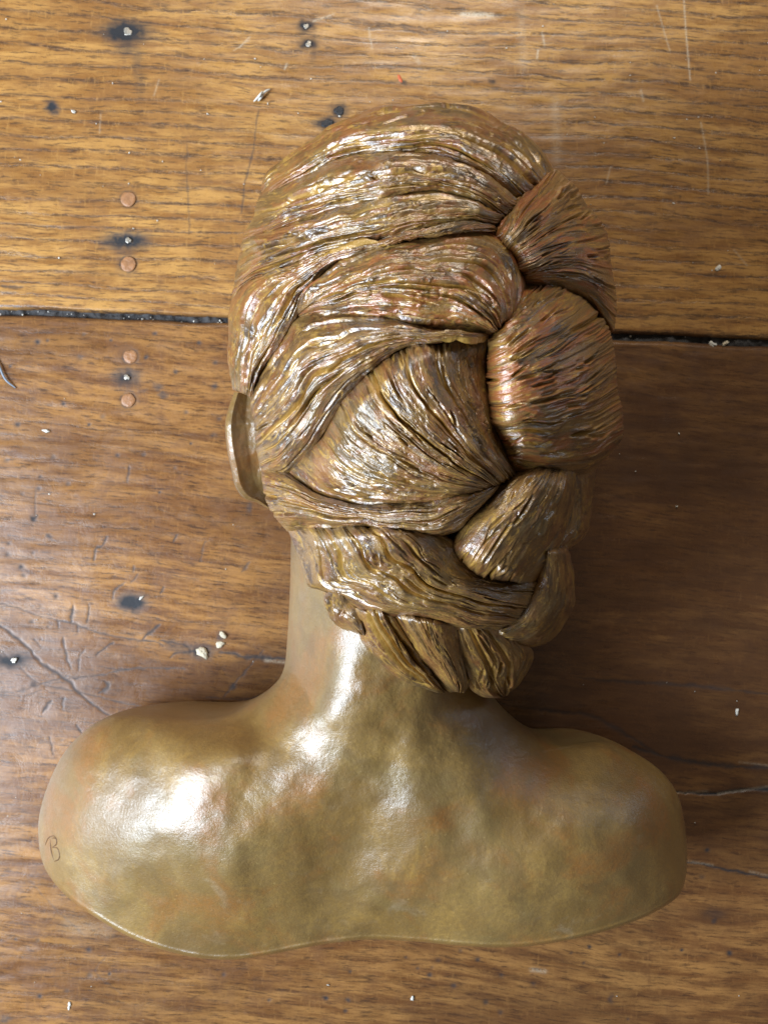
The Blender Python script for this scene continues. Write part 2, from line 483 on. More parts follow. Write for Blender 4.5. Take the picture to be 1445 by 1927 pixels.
def make_plank(top, low, mat, dense, vrange_dense, tone_shade_fn, seed):
    U = axis(-1500, 2950, (-30, 1475), 2.1 if dense else 60, 60)
    v_a, v_b = vrange_dense
    if dense:
        d0, d1 = max(v_a, -30), min(v_b, 1960)
        rows = np.concatenate([np.arange(v_a, d0, 40), np.arange(d0, d1, 2.1), np.arange(d1, v_b, 40), [v_b]])
        T = (rows - v_a) / (v_b - v_a)
    else:
        T = np.linspace(0, 1, 14)
    edge = np.array([0, 0.0012, 0.003, 0.0055])
    T = np.unique(np.concatenate([edge, T, 1 - edge]))
    uu, tt = np.meshgrid(U, T)
    vt, vl = top(uu), low(uu)
    vv = vt + (vl - vt) * tt
    z = 0.0006 * vn(uu / 260, vv / 150, seed) + 0.00018 * vn(uu / 60, vv / 14, seed + 3)
    de = np.maximum(np.minimum(vv - vt, vl - vv), 0)
    z -= 0.0024 * np.exp(-(de / 3.0) ** 1.3)
    stain = np.zeros(uu.shape)
    pale = np.zeros(uu.shape)
    if dense:
        wob_u = 3 * vn(uu / 9, vv / 9, 71)
        wob_v = 3 * vn(uu / 9, vv / 9, 72)
        for pts, w, dep, dk in cracks:
            a = np.asarray(pts)
            bx = (uu > a[:, 0].min() - 15) & (uu < a[:, 0].max() + 15) & (vv > a[:, 1].min() - 15) & (vv < a[:, 1].max() + 15)
            if not bx.any():
                continue
            d, al = seg_dist(uu[bx] + 0.5 * wob_u[bx], vv[bx] + 0.5 * wob_v[bx], pts)
            ww = 1.25 * w * (0.75 + 0.5 * vn(al * 14, w, 9)) * (0.35 + 0.65 * np.sin(np.pi * np.clip(al, 0.04, 0.96)) ** 0.5)
            prof = np.exp(-(d / np.maximum(ww, 0.6)) ** 2)
            z[bx] -= dep * 0.00018 * prof
            stain[bx] = np.maximum(stain[bx], dk * prof)
        for u0, v0, rx, ry, st in stains:
            bx = (abs(uu - u0) < 3 * rx + 5) & (abs(vv - v0) < 3 * ry + 5)
            if bx.any():
                e = (((uu[bx] + wob_u[bx] - u0) / rx) ** 2 + ((vv[bx] + wob_v[bx] - v0) / ry) ** 2)
                stain[bx] = np.maximum(stain[bx], st * np.exp(-e ** 1.4))
                if st > 0.95:
                    z[bx] -= 0.0002 * np.exp(-(e * 2.2) ** 2)
        for u0, v0, r0 in ((242, 375, 14.5), (242, 497, 14.5), (246, 671, 13.5), (242, 753, 13.5)):
            bx = (abs(uu - u0) < 26) & (abs(vv - v0) < 26)
            if bx.any():
                d = np.hypot(uu[bx] - u0 + 0.3 * wob_u[bx], vv[bx] - v0 + 0.3 * wob_v[bx])
                stain[bx] = np.maximum(stain[bx], (0.45 + 0.40 * vn(uu[bx] / 9, vv[bx] / 9, 5)) * np.exp(-((d - r0 - 1.0) / 2.2) ** 2))
                z[bx] -= 0.0001 * np.exp(-((d - r0 - 1.0) / 2.0) ** 2)
        for i, (u0, v0) in enumerate(dots):
            r = 2.4 + 2.6 * _hash(np.array(i), np.array(3), 1)
            bx = (abs(uu - u0) < 16) & (abs(vv - v0) < 16)
            if bx.any():
                e = ((uu[bx] + 0.4 * wob_u[bx] - u0) / (r * 1.15)) ** 2 + ((vv[bx] + 0.4 * wob_v[bx] - v0) / r) ** 2
                stain[bx] = np.maximum(stain[bx], (0.45 + 0.6 * _hash(np.array(i), np.array(8), 2)) * np.exp(-e ** 1.2))
                z[bx] -= 0.00012 * np.exp(-e)
        for pts, w, st in pales:
            a = np.asarray(pts)
            bx = (uu > a[:, 0].min() - 25) & (uu < a[:, 0].max() + 25) & (vv > a[:, 1].min() - 25) & (vv < a[:, 1].max() + 25)
            if bx.any():
                d, al = seg_dist(uu[bx], vv[bx], pts)
                pale[bx] = np.maximum(pale[bx], st * np.exp(-(d / w) ** 2))
    # grime along the plank edges
    stain = np.maximum(stain, 0.5 * np.exp(-(de / 2.5) ** 1.2))
    tone_shade = tone_shade_fn(uu, vv)
    V = P(uu, vv, z)
    nr, nc = uu.shape
    verts = V.reshape(-1, 3)
    faces = grid_faces(nr, nc, flip=True)
    # sides of the plank
    base = len(verts)
    lo0, lo1 = V[0].copy(), V[-1].copy()
    lo0[:, 2] = -0.024
    lo1[:, 2] = -0.024
    verts = np.vstack([verts, lo0, lo1])
    i = np.arange(nc - 1)
    f0 = np.stack([i, i + 1, base + i + 1, base + i], 1)
    j = (nr - 1) * nc + i
    f1 = np.stack([j + 1, j, base + nc + i, base + nc + i + 1], 1)
    faces = np.vstack([faces, f0, f1])
    ext = lambda a: np.concatenate([a.ravel(), a[0], a[-1]])
    return mesh_obj('plank', verts, faces, mat, table, True, {'stain': ext(stain), 'pale': ext(pale), 'tone_shade': ext(tone_shade)})


def tone_a(u, v):
    return np.clip(0.14 * sstep(700, 1500, u) + 0.10 * fbm(u / 260, v / 60, 31), 0, 0.5)  # darker towards the right, with random blotches


def tone_shade_b(u, v):
    right = sstep(560, 1250, u) * (1 - 0.62 * sstep(1480, 1720, v)) * sstep(480, 700, v)  # dark board tone plus painted shade of head and shoulder
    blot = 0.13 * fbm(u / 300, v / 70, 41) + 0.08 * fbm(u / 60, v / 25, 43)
    dark_oval = 0.30 * np.exp(-((u - 380) / 260) ** 2 - ((v - 1290) / 60) ** 2)  # darker oval above the left shoulder
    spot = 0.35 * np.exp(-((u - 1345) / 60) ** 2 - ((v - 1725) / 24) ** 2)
    return np.clip(0.06 + 0.70 * right + blot + dark_oval + spot, 0, 0.9)


plank_a = make_plank(lambda u: -330 + 0 * u, gap_top, M_wood_a, True, (-330, 610), tone_a, 1)
plank_b = make_plank(gap_low, lambda u: 2080 + 0.04 * u, M_wood_b, True, (610, 2100), tone_shade_b, 2)
make_plank(lambda u: -1150 + 0 * u, lambda u: -346 + 0 * u, M_wood_b, False, (0, 0), tone_a, 3)
make_plank(lambda u: 2096 + 0.04 * u, lambda u: 2960 + 0.04 * u, M_wood_a, False, (0, 0), tone_a, 4)

if True:
    gu = np.linspace(-1400, 2800, 1400)
    rows = np.linspace(-14, 30, 12)
    g_u, g_r = np.meshgrid(gu, rows)
    g_v = gap_top(g_u) + g_r
    g_z = -0.0030 + 0.0016 * fbm(g_u / 14, g_v / 14, 55) - 0.001
    mesh_obj('gap_grime', P(g_u, g_v, g_z).reshape(-1, 3), grid_faces(*g_u.shape, flip=True), M_dirt, table)
for v0 in (-338, 2088):
    gu = np.linspace(-1450, 2900, 60)
    g_u, g_r = np.meshgrid(gu, np.array([-16.0, 16.0]))
    g_v = v0 + g_r + (0.04 * g_u if v0 > 0 else 0)
    mesh_obj('gap_grime', P(g_u, g_v, -0.008 + 0 * g_u).reshape(-1, 3), grid_faces(*g_u.shape, flip=True), M_dirt, table)


def disc(name, u, v, r, mat, parent, top=0.0004, rough=0.15, seed=0, ry=None):
    """a slightly domed round head set in the wood"""
    n = 28
    a = np.linspace(0, 2 * np.pi, n, endpoint=False)
    prof = [(1.0, -0.004), (1.0, top * 0.3), (0.93, top), (0.6, top * 1.15), (0.25, top * 1.2)]
    wob = 1 + rough * vn(np.cos(a) * 1.7 + seed * 3.1, np.sin(a) * 1.7, seed)
    rows = []
    for k, zz in prof:
        rows.append(P(u + k * r * wob * np.cos(a), v - k * (ry or r) * wob * np.sin(a), zz + 0.00012 * vn(np.cos(a) * 3 * k, np.sin(a) * 3 * k, seed + 2)))
    V = np.vstack(rows + [P(np.array([u]), np.array([v]), np.array([top * 1.2]))])
    F = grid_faces(len(prof), n, wrap=True)
    c = len(prof) * n
    i = np.arange(n)
    t = np.stack([(len(prof) - 1) * n + i, (len(prof) - 1) * n + (i + 1) % n, np.full(n, c), np.full(n, c)], 1)
    me = mesh_obj(name, V, F, mat, parent)
    import bmesh
    b = bmesh.new()
    b.from_mesh(me.data)
    b.verts.ensure_lookup_table()
    for q in t:
        b.faces.new([b.verts[int(q[0])], b.verts[int(q[1])], b.verts[int(q[2])]]).smooth = True
    b.to_mesh(me.data)
    b.free()
    return me


for i, (u, v, r) in enumerate([(242, 375, 14), (242, 497, 14)]):
    disc('wood_plug', u, v, r, M_plug, plank_a, 0.0003, 0.06, 10 + i)
for i, (u, v, r) in enumerate([(246, 671, 13), (242, 753, 13)]):
    disc('wood_plug', u, v, r, M_plug, plank_b, 0.0003, 0.06, 14 + i)
for i, (u, v, r) in enumerate([(241, 59, 7.5), (576, 50, 5), (581, 83, 6), (242, 452, 5)]):
    disc('nail', u, v, r, M_nail, plank_a, 0.0003, 0.35, 20 + i)
for i, (u, v, r) in enumerate([(239, 710, 5.5), (27, 1243, 6)]):
    disc('nail', u, v, r, M_nail, plank_b, 0.0004, 0.35, 26 + i)
for i, (u, v, r, ry) in enumerate([(638, 208, 9, 8), (617, 233, 12, 7)]):
    disc('filled_nail_hole', u, v, r, M_iron, plank_a, 0.0002, 0.3, 30 + i, ry)
disc('filled_nail_hole', 248, 1134, 15, M_iron, plank_b, 0.0002, 0.4, 33, 9)


# ------------------------------------------------------------------ the bust
bust = empty('portrait_bust', (0.02, -0.05, 0))
bust['label'] = 'gilded bronze-coloured bust lying face down, carved braided hair and bare shoulders seen from behind'
bust['category'] = 'sculpture'
bust_loc = np.array([0.02, -0.05, 0.0])


def part(name, verts, faces, mat, parent=None, attrs=None, smooth=True):
    return mesh_obj(name, np.asarray(verts) - bust_loc, faces, mat, parent or bust, smooth, attrs)


# --- torso, neck and shoulders: one skin
outline = [(548, 1000), (546, 1100), (541, 1200), (533, 1262), (508, 1297), (470, 1325), (430, 1344), (385, 1353), (340, 1351), (290, 1344), (245, 1343), (205, 1349),
           (160, 1375), (118, 1422), (87, 1488), (73, 1550), (78, 1612), (96, 1652), (132, 1692), (180, 1726), (238, 1760), (300, 1785), (370, 1802), (435, 1806),
           (500, 1798), (570, 1784), (640, 1773), (700, 1768), (780, 1772), (860, 1779), (930, 1783), (1000, 1780), (1070, 1769), (1140, 1752), (1200, 1731), (1250, 1706),
           (1281, 1678), (1292, 1630), (1290, 1570), (1281, 1515), (1265, 1478), (1236, 1445), (1196, 1419), (1155, 1399), (1118, 1395), (1082, 1400), (1050, 1402),
           (1012, 1387), (975, 1362), (938, 1325), (915, 1285), (902, 1200), (897, 1100), (892, 1000), (862, 900), (740, 850), (612, 880), (556, 940)]
ctrl = np.array([
    (545, 1050, .118), (545, 1150, .115), (540, 1240, .113), (640, 1100, .139), (640, 1230, .1365), (720, 1000, .136), (720, 1250, .138), (800, 1250, .132), (890, 1150, .118), (905, 1290, .112),
    (720, 1350, .1335), (630, 1340, .1345), (570, 1330, .121), (820, 1380, .124), (900, 1370, .112), (960, 1400, .104), (480, 1370, .103),
    (450, 1420, .1225), (350, 1410, .1155), (250, 1390, .092), (150, 1430, .082),
    (115, 1560, .080), (190, 1560, .0985), (270, 1575, .1145), (350, 1600, .1230), (430, 1620, .1250), (250, 1660, .102), (150, 1650, .083), (340, 1690, .105),
    (460, 1490, .1250), (560, 1450, .1265), (540, 1560, .1245), (640, 1480, .125), (700, 1470, .1255), (760, 1450, .1255), (770, 1560, .125), (680, 1600, .111), (640, 1660, .105), (700, 1720, .100),
    (820, 1640, .116), (920, 1600, .119), (940, 1660, .116), (860, 1490, .123), (1000, 1500, .111), (1080, 1570, .113), (1180, 1560, .102), (1260, 1580, .083), (1190, 1460, .082), (1100, 1430, .086),
    (230, 1745, .085), (430, 1790, .092), (430, 1700, .112), (560, 1770, .092), (700, 1760, .088), (850, 1770, .094), (1000, 1765, .097), (1100, 1690, .103), (1200, 1710, .086), (1275, 1640, .076)])


def tps(ctrl, lam=2e-3):
    X = ctrl[:, :2] / 400.0
    n = len(X)
    r2 = ((X[:, None] - X[None]) ** 2).sum(-1)
    K = 0.5 * r2 * np.log(r2 + 1e-12) + lam * np.eye(n)
    Pm = np.hstack([np.ones((n, 1)), X])
    A = np.block([[K, Pm], [Pm.T, np.zeros((3, 3))]])
    w = np.linalg.solve(A, np.concatenate([ctrl[:, 2], np.zeros(3)]))

    def f(u, v):
        sh = np.shape(u)
        q = np.stack([np.ravel(u), np.ravel(v)], 1) / 400.0
        r = w[n] + q @ w[n + 1:]
        for k in range(n):
            d2 = ((q - X[k]) ** 2).sum(1)
            r = r + w[k] * 0.5 * d2 * np.log(d2 + 1e-12)
        return r.reshape(sh)
    return f


torso_h = tps(ctrl)
TC = (690.0, 1500.0)
o_ = spline(outline + outline[:1], 1400)[:-1]
ang = np.arctan2(-(o_[:, 1] - TC[1]), o_[:, 0] - TC[0])
rad = np.hypot(o_[:, 0] - TC[0], o_[:, 1] - TC[1])
srt = np.argsort(ang)
NTH = 900
th = np.linspace(-np.pi, np.pi, NTH, endpoint=False)
# sample angles denser where the outline runs far from the centre
dens = np.interp(th, ang[srt], rad[srt], period=2 * np.pi)
cum = np.cumsum(dens + 250)
cum = (cum - cum[0]) / (cum[-1] - cum[0] + dens[0] + 250)
th = np.interp(np.linspace(0, 1, NTH, endpoint=False), cum, th)
R_edge = np.interp(th, ang[srt], rad[srt], period=2 * np.pi)
k = 1 - (1 - np.linspace(0.0, 1, 230)) ** 1.35
k = k[1:]
RR, TT = np.meshgrid(k, th, indexing='ij')
uu = TC[0] + RR * R_edge[None] * np.cos(TT)
vv = TC[1] - RR * R_edge[None] * np.sin(TT)
ve = TC[1] - R_edge * np.sin(th)
ue = TC[0] + R_edge * np.cos(th)
# true distance to the outline keeps the rounding even
dist = np.full(uu.shape, 1e9)
s0, s1 = o_[::5], np.roll(o_[::5], -1, 0)
sd = s1 - s0
sl = (sd ** 2).sum(1)
for i0 in range(0, uu.shape[0], 16):
    a = uu[i0:i0 + 16, :, None] - s0[None, None, :, 0]
    b = vv[i0:i0 + 16, :, None] - s0[None, None, :, 1]
    tq = np.clip((a * sd[:, 0] + b * sd[:, 1]) / sl, 0, 1)
    dist[i0:i0 + 16] = np.sqrt(((a - tq * sd[:, 0]) ** 2 + (b - tq * sd[:, 1]) ** 2).min(-1))
dist = np.where(RR >= 0.9999, 0, dist)
neckw = 1 - sstep(1230, 1340, ve)
rim = sstep(1560, 1740, ve)
Rr = 95 + 38 * neckw - 86 * rim
drop = 0.034 + 0.022 * neckw - 0.030 * rim
x = np.clip(dist / Rr[None], 0, 1)
zz = torso_h(uu, vv) - drop[None] * (1 - np.sqrt(np.clip(1 - (1 - x) ** 2, 0, 1)))
# spine furrow, shoulder-blade ridges, thumb-marks in the clay
gaussd = lambda u0, v0, a, b, rot: np.exp(-(((uu - u0) * math.cos(rot) + (vv - v0) * math.sin(rot)) / a) ** 2 - ((-(uu - u0) * math.sin(rot) + (vv - v0) * math.cos(rot)) / b) ** 2)
zz += 0.0006 * gaussd(770, 1440, 20, 95, 0.06) - 0.0006 * gaussd(722, 1440, 26, 80, 0.15)
zz += 0.0008 * gaussd(905, 1520, 18, 90, -0.35) - 0.002 * gaussd(860, 1560, 30, 80, -0.3)
zz += 0.0012 * gaussd(640, 1440, 30, 90, 0.5)
zz += 0.0012 * gaussd(430, 1640, 26, 26, 0)
zz += 0.0013 * np.exp(-((dist - 4) / 4.0) ** 2) * rim[None]
zz += 0.0005 * gaussd(720, 1620, 22, 80, 0.2)
zz += 0.0013 * fbm(uu / 120, vv / 120, 91, 3) + 0.00030 * fbm(uu / 34, vv / 34, 95, 4) * (0.6 + 0.4 * vn(uu / 150, vv / 150, 4))
V0 = P(uu, vv, zz)
rows = [V0.reshape(-1, 3)]
centre_z = float(torso_h(np.array([TC[0]]), np.array([TC[1]]))[0])
edge = V0[-1]
zb = 0.004 * neckw
ctr = np.array([P(np.array([TC[0]]), np.array([TC[1]]), np.array([0.08]))[0, 0], P(np.array([TC[0]]), np.array([TC[1]]), np.array([0.08]))[0, 1]])
for f, shrink in ((0.10, 0.001), (0.25, 0.006), (0.45, 0.02), (0.7, 0.045), (0.9, 0.075), (1.0, 0.11)):
    q = edge.copy()
    q[:, 2] = edge[:, 2] * (1 - f) + zb * f
    sh = shrink * (1 - 0.55 * rim) + 0.02 * rim * f
    q[:, :2] = ctr + (edge[:, :2] - ctr) * (1 - sh[:, None])
    rows.append(q)
nring = len(k) + 6
V = np.vstack(rows + [P(np.array([TC[0]]), np.array([TC[1]]), np.array([centre_z + 0.0])), np.array([[ctr[0], ctr[1], 0.01]])])
F = grid_faces(nring, NTH, wrap=True, flip=False)
F = F[:, ::-1]
ci = nring * NTH
i = np.arange(NTH)
torso = part('torso', V, F, M_skin)
import bmesh
b = bmesh.new()
b.from_mesh(torso.data)
b.verts.ensure_lookup_table()
for q in range(NTH):
    b.faces.new([b.verts[q], b.verts[(q + 1) % NTH], b.verts[ci]]).smooth = True
    b.faces.new([b.verts[(nring - 1) * NTH + q], b.verts[ci + 1], b.verts[(nring - 1) * NTH + (q + 1) % NTH]]).smooth = True
bmesh.ops.recalc_face_normals(b, faces=b.faces)
b.to_mesh(torso.data)
b.free()


def torso_point(u, v, lift=0.0):
    """a point on the torso skin"""
    d = (uu - u) ** 2 + (vv - v) ** 2
    j = np.unravel_index(np.argmin(d), d.shape)
    p = V0[j].copy()
    p[2] = 0
    z = zz[j] + lift
    return P(np.array([u]), np.array([v]), np.array([z]))[0]


def tube(name, paths, r, mat, parent, off=None, taper=True):
    vs, fs, base = [], [], 0
    n = 8
    for pts in paths:
        c = spline(pts, max(10, 6 * len(pts)))
        m_ = len(c)
        tan = np.gradient(c, axis=0)
        tan /= np.linalg.norm(tan, axis=1)[:, None] + 1e-12
        up = np.array([0, 0, 1.0])
        sx = np.cross(tan, up)
        sx /= np.linalg.norm(sx, axis=1)[:, None] + 1e-9
        sy = np.cross(sx, tan)
        a = np.linspace(0, 2 * np.pi, n, endpoint=False)
        rr = r * (np.sin(np.linspace(0.12, np.pi - 0.12, m_)) ** 0.4 if taper else np.ones(m_))
        q = c[:, None] + rr[:, None, None] * (np.cos(a)[None, :, None] * sx[:, None] + np.sin(a)[None, :, None] * sy[:, None])
        vs.append(q.reshape(-1, 3))
        fs.append(grid_faces(m_, n, wrap=True, base=base))
        base += m_ * n
    V = np.vstack(vs)
    if off is not None:
        V = V - off
    return mesh_obj(name, V, np.vstack(fs), mat, parent)


mono = [[(86, 1590), (92, 1577), (103, 1573), (108, 1580)],
        [(95, 1578), (97, 1600), (103, 1620)],
        [(97, 1577), (106, 1578), (107, 1588), (99, 1595)],
        [(99, 1595), (109, 1596), (113, 1608), (111, 1617), (103, 1621)]]
tube('carved_monogram', [[torso_point(u, v, -0.0001) for u, v in L] for L in mono], 0.00040, M_groove, bust, bust_loc)

# --- skull and face, mostly hidden under the hair and against the table
nu, nv_ = 96, 64
a = np.linspace(0, 2 * np.pi, nu, endpoint=False)
e = np.linspace(-np.pi / 2 + 0.02, np.pi / 2 - 0.02, nv_)
A, E = np.meshgrid(a, e)
cx, cy, cz = P(np.array([800.0]), np.array([715.0]), np.array([0.105]))[0]
dx, dy, dz = np.cos(E) * np.cos(A), np.cos(E) * np.sin(A), np.sin(E)
low = np.clip(-dz, 0, 1)
X = cx - 0.001 + 0.079 * dx * (1 - 0.12 * low)
Y = cy + 0.138 * dy * (1 - 0.08 * low)
Z = cz + np.where(dz > 0, 0.080 * dz, 0.082 * dz)
nose = np.exp(-((X - cx) / 0.012) ** 2 - ((Y - cy + 0.012) / 0.022) ** 2) * (dz < -0.3)
brow = np.exp(-((np.abs(X - cx) - 0.03) / 0.016) ** 2 - ((Y - cy - 0.018) / 0.010) ** 2) * (dz < -0.3)
Z = Z - 0.022 * nose + 0.007 * brow
Z += 0.02 * (dz < -0.3) * np.exp(-((X - cx) / 0.02) ** 2 - ((Y - cy + 0.058) / 0.004) ** 2) * 0.2
part('head', np.stack([X, Y, np.maximum(Z, 0.0005)], -1).reshape(-1, 3), grid_faces(nv_, nu, wrap=True), M_skin)


# --- hair
def head_h(u, v):
    ru = np.where(u > 800, 400.0, 396.0)
    rv = np.where(v < 735, 582.0, 625.0)
    rho = np.sqrt(((u - 800) / ru) ** 2 + ((v - 735) / rv) ** 2)
    rho = np.clip(rho, 0, 0.9995)
    return 0.088 + 0.114 * (1 - rho ** 2.2) ** (1 / 1.65)


hair = empty('hair', (0, 0, 0))
hair.parent = bust
HC = P(np.array([800.0]), np.array([735.0]), np.array([0.1]))[0]


def lock(dA, dB, c0=None, c1=None, bulge=0.014, off=0.0, seed=1, warm=0.3, t0=0.10, t1=0.10, amp=1.0, gouges=14, edge_pow=0.95, res=1.5, name='braid_lock', wave=0.0, sub=None, relw=1.0):
    """one modelled clay strand: a patch whose combed grooves run from c0 to c1 between the edges dA and dB"""
    LA = np.linalg.norm(np.diff(np.asarray(dA, float), axis=0), axis=1).sum()
    LB = np.linalg.norm(np.diff(np.asarray(dB, float), axis=0), axis=1).sum()
    L = 0.5 * (LA + LB)
    c0 = c0 or [dA[0], dB[0]]
    c1 = c1 or [dA[-1], dB[-1]]
    W0 = np.linalg.norm(np.diff(np.asarray(c0, float), axis=0), axis=1).sum()
    W1 = np.linalg.norm(np.diff(np.asarray(c1, float), axis=0), axis=1).sum()
    mA, mB = np.asarray(dA, float), np.asarray(dB, float)
    ns = int(max(60, L / (res * 1.7)))
    A_, B_ = spline(dA, ns), spline(dB, ns)
    Wm = np.linalg.norm(A_ - B_, axis=1).max()
    W = max(W0, W1, Wm)
    nt = int(max(50, W / (res * 0.9)))
    W = W * relw
    C0, C1 = spline(c0, nt), spline(c1, nt)
    s = np.linspace(0, 1, ns)[:, None, None]
    t = np.linspace(0, 1, nt)[None, :, None]
    pt = (1 - t) * A_[:, None] + t * B_[:, None] + (1 - s) * C0[None] + s * C1[None] \
        - ((1 - s) * (1 - t) * A_[0] + (1 - s) * t * B_[0] + s * (1 - t) * A_[-1] + s * t * B_[-1])
    u, v = pt[..., 0], pt[..., 1]
    s, t = s[..., 0] + 0 * u, t[..., 0] + 0 * u
    # grow a little so that neighbours press into each other
    gu, gv = u.mean(), v.mean()
    ext_ = np.maximum(np.abs(2 * t - 1), np.abs(2 * s - 1)) ** 2
    dr = np.hypot(u - gu, v - gv) + 1e-6
    sil = np.sqrt(((u - 800) / 365) ** 2 + ((v - 745) / 560) ** 2)
    grow = 5.0 * ext_ * (1 - sstep(0.86, 0.97, sil))
    u, v = u + grow * (u - gu) / dr, v + grow * (v - gv) / dr
    # ragged clay edges
    du = 3.0 * vn(u / 45, v / 45, seed + 400) + 0.5 * vn(u / 8, v / 8, seed + 402)
    dv = 3.0 * vn(u / 45, v / 45, seed + 401) + 0.5 * vn(u / 8, v / 8, seed + 403)
    u, v = u + du, v + dv
    prof = np.clip(1 - np.abs(2 * t - 1) ** 2.4, 0, 1) ** edge_pow
    es = np.ones_like(s)
    if t0 > 0:
        es = es * np.sqrt(np.clip(1 - (1 - np.clip(s / t0, 0, 1)) ** 2, 0, 1))
    if t1 > 0:
        es = es * np.sqrt(np.clip(1 - (1 - np.clip((1 - s) / t1, 0, 1)) ** 2, 0, 1))
    B = prof * es
    # combed relief, in photo pixels along (x) and across (q) the strand
    xs = s * L
    q = t * W + 6 * vn(xs / 230, t * W / 90, seed) + 1.0 * vn(xs / 75, t * W / 40, seed + 1)
    r1 = vn(q / 30, xs / 300, seed + 2)
    r2 = 1 - 2 * np.abs(vn(q / 15, xs / 200, seed + 3))
    r3 = 1 - 2 * np.abs(vn(q / 7.5, xs / 120, seed + 4))
    r4 = vn(q / 3.6, xs / 60, seed + 5)
    act = 0.10 + 0.80 * sstep(-0.25, 0.5, vn(xs / 120, q / 60, seed + 6))
    xw = xs + 34 * vn(q / 22, xs / 120, seed + 51) + 12 * vn(q / 7, xs / 50, seed + 52)
    smear = sstep(0.05, 0.22, vn(xw / 46 + 0.3 * vn(q / 9, xs / 9, seed + 7), q / 20, seed + 8))
    chip = sstep(0.22, 0.30, vn(xw / 26 + 0.5 * vn(q / 6, xs / 6, seed + 17), q / 8.5, seed + 18)) * sstep(-0.1, 0.3, vn(xs / 70, q / 50, seed + 19))
    act = act * (1 - 0.75 * smear)
    rel = 0.95 * r1 + act * (0.24 * np.minimum(r2, 0.5) + 0.15 * np.minimum(r3, 0.55) + 0.10 * r4) + 0.75 * smear + 0.60 * chip
    rel = rel + 0.22 * fbm(u / 26, v / 26, seed + 9, 3)
    dz = 0.00062 * amp * rel
    gs = np.random.default_rng(seed * 13 + 5)
    cut = np.zeros_like(dz)
    for g in range(int(gouges * 2.1)):
        big_ = gs.uniform() < 0.3
        tq = gs.uniform(0.06, 0.94) * W
        sa = gs.uniform(-0.05, 0.9)
        ln = gs.uniform(0.06, 0.20) if gs.uniform() < 0.55 else gs.uniform(0.2, 0.42)
        w = gs.uniform(1.8, 3.4) if big_ else gs.uniform(1.1, 1.9)
        dep = (gs.uniform(0.0016, 0.0036) if big_ else gs.uniform(0.0008, 0.0022)) * amp
        bend = gs.uniform(-12, 12)
        ps = np.clip((s - sa) / ln, 0, 1)
        win = np.sin(np.pi * ps) ** 0.7
        dq = q - tq - bend * (ps - 0.5)
        win = np.where((s > sa) & (s < sa + ln), win, 0)
        cut += -dep * win * np.exp(-(dq / w) ** 2) + 0.28 * dep * win * (np.exp(-((dq - 2.3 * w) / w) ** 2) + np.exp(-((dq + 2.3 * w) / w) ** 2))
    if sub:
        for tq, wd, dep in sub:
            dq = (t - tq) * W + 5 * vn(xs / 40, 0, seed + 77)
            cut += -dep * np.exp(-(dq / wd) ** 2) * np.sin(np.pi * np.clip(s, 0.02, 0.98)) ** 0.4
    dz = dz + cut
    hh = 1.0 * np.ones_like(s)
    z = head_h(u, v) + off + 0.90 * bulge * B + 0.0012 * fbm(u / 60, v / 60, seed + 31, 2) * np.sqrt(B)
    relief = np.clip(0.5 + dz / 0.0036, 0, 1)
    Vt = P(u, v, z)
    nrm = np.cross(np.gradient(Vt, axis=1), np.gradient(Vt, axis=0))
    nrm *= np.where(nrm[..., 2:].mean() < 0, -1, 1)
    nrm /= np.linalg.norm(nrm, axis=-1, keepdims=True) + 1e-12
    Vt = Vt + nrm * (dz * (0.45 + 0.55 * np.sqrt(B)))[..., None]
    nr, nc = u.shape
    # close the strand: walls that run down and in from its four edges
    idx = np.arange(nr * nc).reshape(nr, nc)
    ring = np.concatenate([idx[0, :-1], idx[:-1, -1], idx[-1, :0:-1], idx[:0:-1, 0]])
    verts = [Vt.reshape(-1, 3)]
    bv = verts[0][ring]
    mid = bv.mean(0)
    rel_a, warm_a = [relief.ravel()], [np.full(nr * nc, warm)]
    strand = [np.stack([xs, q, np.full_like(xs, seed * 3.7)], -1).reshape(-1, 3)]
    faces = [grid_faces(nr, nc)]
    prev, cnt = ring, nr * nc
    m_ = len(ring)
    for dn, tow, inn in ((0.003, 0.000, 0.004), (0.009, 0.01, 0.015), (0.022, 0.02, 0.05), (0.045, 0.03, 0.13)):
        w = bv.copy()
        w[:, 2] = np.maximum(w[:, 2] - dn, 0.02)
        w[:, :2] = HC[:2] + (w[:, :2] - HC[:2]) * (1 - inn)
        w[:, :2] = mid[:2] + (w[:, :2] - mid[:2]) * (1 - tow)
        verts.append(w)
        cur = cnt + np.arange(m_)
        nxt = np.roll(np.arange(m_), -1)
        faces.append(np.stack([prev[nxt], prev, cur, cur[nxt]], 1))
        prev, cnt = cur, cnt + m_
        rel_a.append(np.full(m_, 0.4))
        warm_a.append(np.full(m_, warm))
        strand.append(strand[0][ring])
    V = np.vstack(verts) - bust_loc
    F = np.vstack(faces)
    # which way is up? make the top faces look up
    a0, a1, a2 = V[F[len(F) // 7][0]], V[F[len(F) // 7][1]], V[F[len(F) // 7][2]]
    if np.cross(a1 - a0, a2 - a0)[2] < 0:
        F = F[:, ::-1]
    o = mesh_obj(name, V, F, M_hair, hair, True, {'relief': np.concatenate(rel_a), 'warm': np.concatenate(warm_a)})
    at_ = o.data.attributes.new('strand', 'FLOAT_VECTOR', 'POINT')
    at_.data.foreach_set('vector', np.vstack(strand).astype(np.float32).ravel())
    return o


